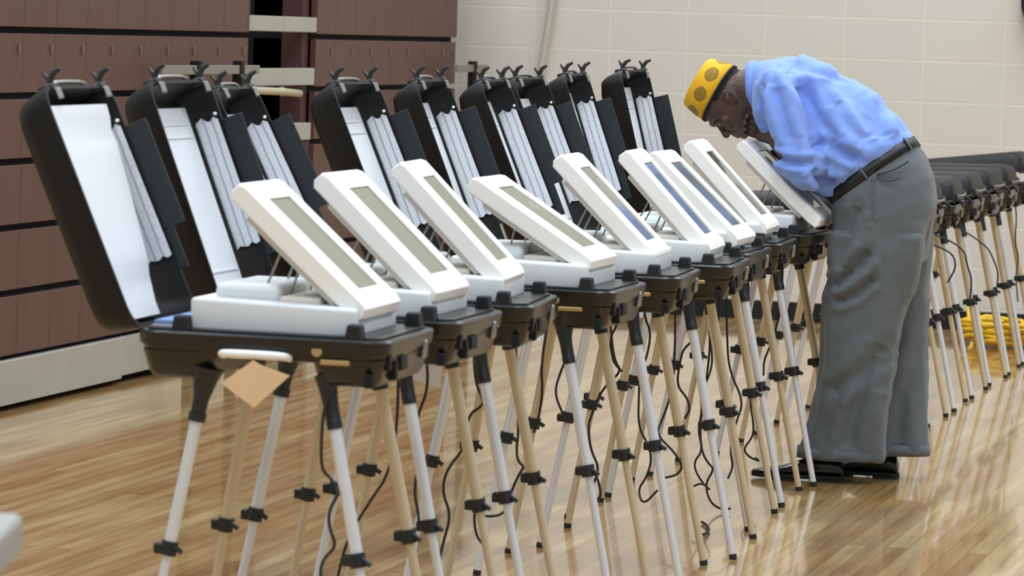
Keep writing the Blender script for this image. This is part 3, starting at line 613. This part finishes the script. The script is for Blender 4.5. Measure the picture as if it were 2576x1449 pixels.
def wrinkle(o, s_):
    d_ = o.modifiers.new('wrinkles', 'DISPLACE'); d_.texture = tx; d_.strength = s_; d_.mid_level = .5; d_.texture_coords = 'LOCAL'
wrinkle(shirt, .010)
# long folds of cloth, part of the shirt
def bake(o):
    dg = bpy.context.evaluated_depsgraph_get(); me = bpy.data.meshes.new_from_object(o.evaluated_get(dg)); o.modifiers.clear(); o.data = me; return me
def crease(me, folds, side=1):
    """press fold lines given in the (forward, up) plane into the cloth on the near side, weaker on the far side"""
    segs = []
    for dpt, wd, pl in folds:
        P2 = [Vector(p) for p in pl]
        for _ in range(2): P2 = [P2[0]] + [q for i in range(len(P2) - 1) for q in (P2[i].lerp(P2[i + 1], .25), P2[i].lerp(P2[i + 1], .75))] + [P2[-1]]
        segs.append((dpt, wd, P2, len(P2) - 1))
    nr = [v.normal.copy() for v in me.vertices]
    for v, nn in zip(me.vertices, nr):
        q = Vector((v.co.x, v.co.z)); wgt = 1 if v.co.y > .03 else .5; dsp = 0
        for dpt, wd, P2, m_ in segs:
            best = 9; bt = 0
            for i in range(m_):
                a_, b_ = P2[i], P2[i + 1]; ab = b_ - a_; t = max(0, min(1, (q - a_).dot(ab) / ab.length_squared)); d_ = (q - (a_ + ab * t)).length
                if d_ < best: best = d_; bt = (i + t) / m_
            if best < wd * 3:
                env = min(1, 6 * bt + .25) * min(1, 6 * (1 - bt) + .25); x_ = best / wd
                dsp += dpt * env * (-math.exp(-(x_ * 1.3) ** 2) + .55 * math.exp(-((x_ - 1.5) * 1.4) ** 2))
        v.co += nn * dsp * wgt
    me.update()
SH_FOLDS = [(0.0192,0.022,[(0.173, 1.331), (0.15, 1.334), (0.107, 1.291), (0.064, 1.232), (0.053, 1.161), (0.026, 1.082), (0.015, 1.023)]),
(0.0224,0.03,[(0.002, 1.324), (-0.062, 1.246), (-0.121, 1.178), (-0.144, 1.104)]),
(0.016,0.02,[(0.081, 1.276), (0.037, 1.192), (-0.002, 1.123), (-0.036, 1.088)]),
(0.0144,0.02,[(-0.032, 1.22), (-0.071, 1.146), (-0.119, 1.101)]),
(0.0192,0.02,[(0.022, 1.092), (-0.044, 1.064), (-0.102, 1.04)]),
(0.016,0.025,[(-0.106, 1.293), (-0.201, 1.191), (-0.24, 1.132)]),
(0.0128,0.02,[(0.209, 1.272), (0.216, 1.185), (0.186, 1.085)]),
(0.0144,0.02,[(0.162, 1.258), (0.133, 1.178), (0.099, 1.089)]),
(0.016,0.016,[(0.169, 1.045), (0.096, 1.021), (0.02, 1.026)]),
(0.0256,0.02,[(0.024, 1.006), (0.008, 0.961), (-0.029, 0.959)]),
(0.0144,0.02,[(-0.145, 1.243), (-0.167, 1.156), (-0.182, 1.113)]),
(0.0128,0.016,[(0.133, 1.327), (0.075, 1.311), (-0.002, 1.301)])]
TR_FOLDS = [(0.0196,0.025,[(-0.036, 0.625), (-0.1, 0.684), (-0.153, 0.75)]),
(0.014,0.02,[(-0.034, 0.583), (-0.107, 0.605), (-0.168, 0.665)]),
(0.0252,0.03,[(-0.251, 0.07), (-0.233, 0.161), (-0.254, 0.323), (-0.303, 0.5), (-0.331, 0.676), (-0.338, 0.849)]),
(0.014,0.03,[(-0.045, 0.289), (-0.141, 0.365), (-0.201, 0.453)]),
(0.0084,0.01,[(-0.152, 0.979), (-0.153, 0.841)]),
(-0.0168,0.03,[(-0.236, 0.286), (-0.278, 0.429), (-0.328, 0.599)]),
(0.014,0.03,[(-0.101, 0.116), (-0.133, 0.283), (-0.191, 0.413)]),
(0.014,0.025,[(-0.108, 0.889), (-0.074, 0.787), (-0.053, 0.684)])]

crease(bake(shirt), SH_FOLDS)
bm = B()
loft(bm, [((.262, 0, 1.248), (0, 0, .092), (0, .084, 0)), ((.278, 0, 1.250), (.006, 0, .089), (0, .081, 0)), ((.290, 0, 1.252), (.010, 0, .083), (0, .077, 0))], 36, cap=False)
o = obj('collar', bm, M_shirt, shirt, smooth=True); o.modifiers.new('t', 'SOLIDIFY').thickness = .004
# belt and trousers
nb = Vector((.625, 0, .78)); bB, bF = Vector((-.256, 0, 1.100)), Vector((.010, 0, .892)); bc = (bB + bF) / 2; bA = (bF - bB) / 2
bm = B(); loft(bm, [(bc - nb * .018, bA * 1.02, (0, .180, 0), 2.3), (bc + nb * .018, bA * 1.02, (0, .180, 0), 2.3)], 48, cap=False)
o = obj('belt', bm, M_belt, man, smooth=True); o.modifiers.new('t', 'SOLIDIFY').thickness = .006
for k in (4, 12, 20, 36):
    a = 2 * math.pi * k / 48; q = (abs(math.cos(a)) ** 2.3 + abs(math.sin(a)) ** 2.3) ** (-1 / 2.3)
    p = bc + bA * 1.035 * math.cos(a) * q + Vector((0, .184, 0)) * math.sin(a) * q
    bm = B(); tube(bm, [p - nb * .021, p + nb * .021], .0035, 6, ball=True); obj('belt_loop', bm, M_pants, o, smooth=True)
bm = B()
loft(bm, [bf((-.262, 1.090), (.008, .880), .178), bf((-.292, 1.05), (.004, .862), .183), bf((-.318, .99), (.0, .842), .187), bf((-.330, .918), (-.004, .81), .188), bf((-.326, .84), (-.004, .775), .186), bf((-.318, .77), (-.004, .74), .180), bf((-.300, .72), (-.02, .715), .165)], 48)
def legrings(tab, sc):
    out = []
    for z, b_, f_, w_, am in tab: out.append(((( b_ + f_) / 2, sc, z), ((f_ - b_) / 2, 0, 0), (0, w_, 0), 2.0, (lambda a, am=am, z=z: am * (math.sin(5 * a + 2 + z * 1.5) + .6 * math.sin(9 * a + z * 3)))))
    return out
loft(bm, legrings([(.80, -.31, .0, .09, .0), (.74, -.30, -.004, .092, .012), (.66, -.285, -.008, .09, .02), (.60, -.27, .006, .088, .025), (.5, -.245, .010, .086, .03), (.4, -.225, .008, .084, .035), (.3, -.214, .016, .084, .035), (.2, -.208, .036, .084, .03), (.13, -.205, .056, .084, .02), (.076, -.206, .072, .085, .01)], .095), 44)
loft(bm, legrings([(.80, -.32, -.01, .09, .0), (.74, -.318, -.02, .092, .01), (.6, -.313, -.04, .088, .02), (.45, -.31, -.05, .084, .03), (.3, -.313, -.055, .082, .03), (.15, -.322, -.05, .082, .02), (.082, -.33, -.045, .083, .01)], -.095), 44)
tr = obj('trousers', bm, M_pants, man); remesh(tr, .0065, 4, .5); wrinkle(tr, .008); crease(bake(tr), TR_FOLDS)
bm = B(); tube(bm, [(-.165, .181, .995), (-.20, .186, 1.003), (-.235, .180, 1.02), (-.262, .168, 1.04)], .003, 6, smoothpath=2); tube(bm, [(-.165, .184, .985), (-.20, .188, .972), (-.24, .182, .985)], .0022, 6, smoothpath=2); obj('pocket_welt', bm, mat('dark_pocket_seam', (52, 56, 56), .9), tr, smooth=True)
for nm, a_, b_, sc, z_ in (('hem', -.205, .070, .095, .092), ('hem', -.329, -.046, -.095, .098)):
    bm = B(); loft(bm, [(((a_ + b_) / 2, sc, z_ - .018), ((b_ - a_) / 2 + .002, 0, 0), (0, .0865, 0)), (((a_ + b_) / 2, sc, z_ + .018), ((b_ - a_) / 2 + .001, 0, 0), (0, .0855, 0))], 44, cap=False); o = obj(nm, bm, M_pants, tr, smooth=True); o.modifiers.new('t', 'SOLIDIFY').thickness = .004
# shoes
def shoe(heel, sc, yaw_):
    root = empty('shoe'); root.parent = man; root.location = (heel, sc, 0); root.rotation_euler = (0, 0, yaw_)
    bm = B(); prof = [(.004, .026, .05, .034), (.012, .030, .075, .066), (.04, .033, .085, .076), (.08, .035, .085, .078), (.12, .037, .075, .068), (.16, .042, .058, .046), (.20, .047, .045, .036), (.24, .046, .038, .030), (.27, .038, .033, .024), (.292, .022, .028, .018), (.298, .008, .022, .012)]
    prev = None
    for x, wd, ht, _ in prof:
        P = []
        for k in range(20):
            a = 2 * math.pi * k / 20; ca, sa = math.cos(a), math.sin(a); P.append((x, wd * (abs(ca) ** .8) * (1 if ca > 0 else -1) * (1 if sa < .3 else 1 - .35 * (sa - .3)), .016 + (ht - .016) * (.5 + .5 * sa)))
        r = ring(bm, P)
        if prev: bridge(bm, prev, r)
        else: bm.faces.new(r[::-1])
        prev = r
    bm.faces.new(prev); obj('upper', bm, M_shoe, root, smooth=True)
    bm = B(); pr = [(x, wd + .003) for x, wd, _, _ in prof]
    for x0, x1, z0, z1 in ((0, .3, .008, .02), (0, .085, .0, .012), (.13, .26, 0, .012)):
        pp = [(x, w_) for x, w_ in pr if x0 - .001 <= x <= x1 + .001]; poly = [(x, w_) for x, w_ in pp] + [(x, -w_) for x, w_ in pp[::-1]]
        a = ring(bm, [(x, y, z0) for x, y in poly]); c = ring(bm, [(x, y, z1) for x, y in poly]); bridge(bm, a, c); bm.faces.new(a[::-1]); bm.faces.new(c)
    obj('sole', bm, M_sole, root)
shoe(-.085, .10, R(4)); shoe(-.234, -.085, R(-2))
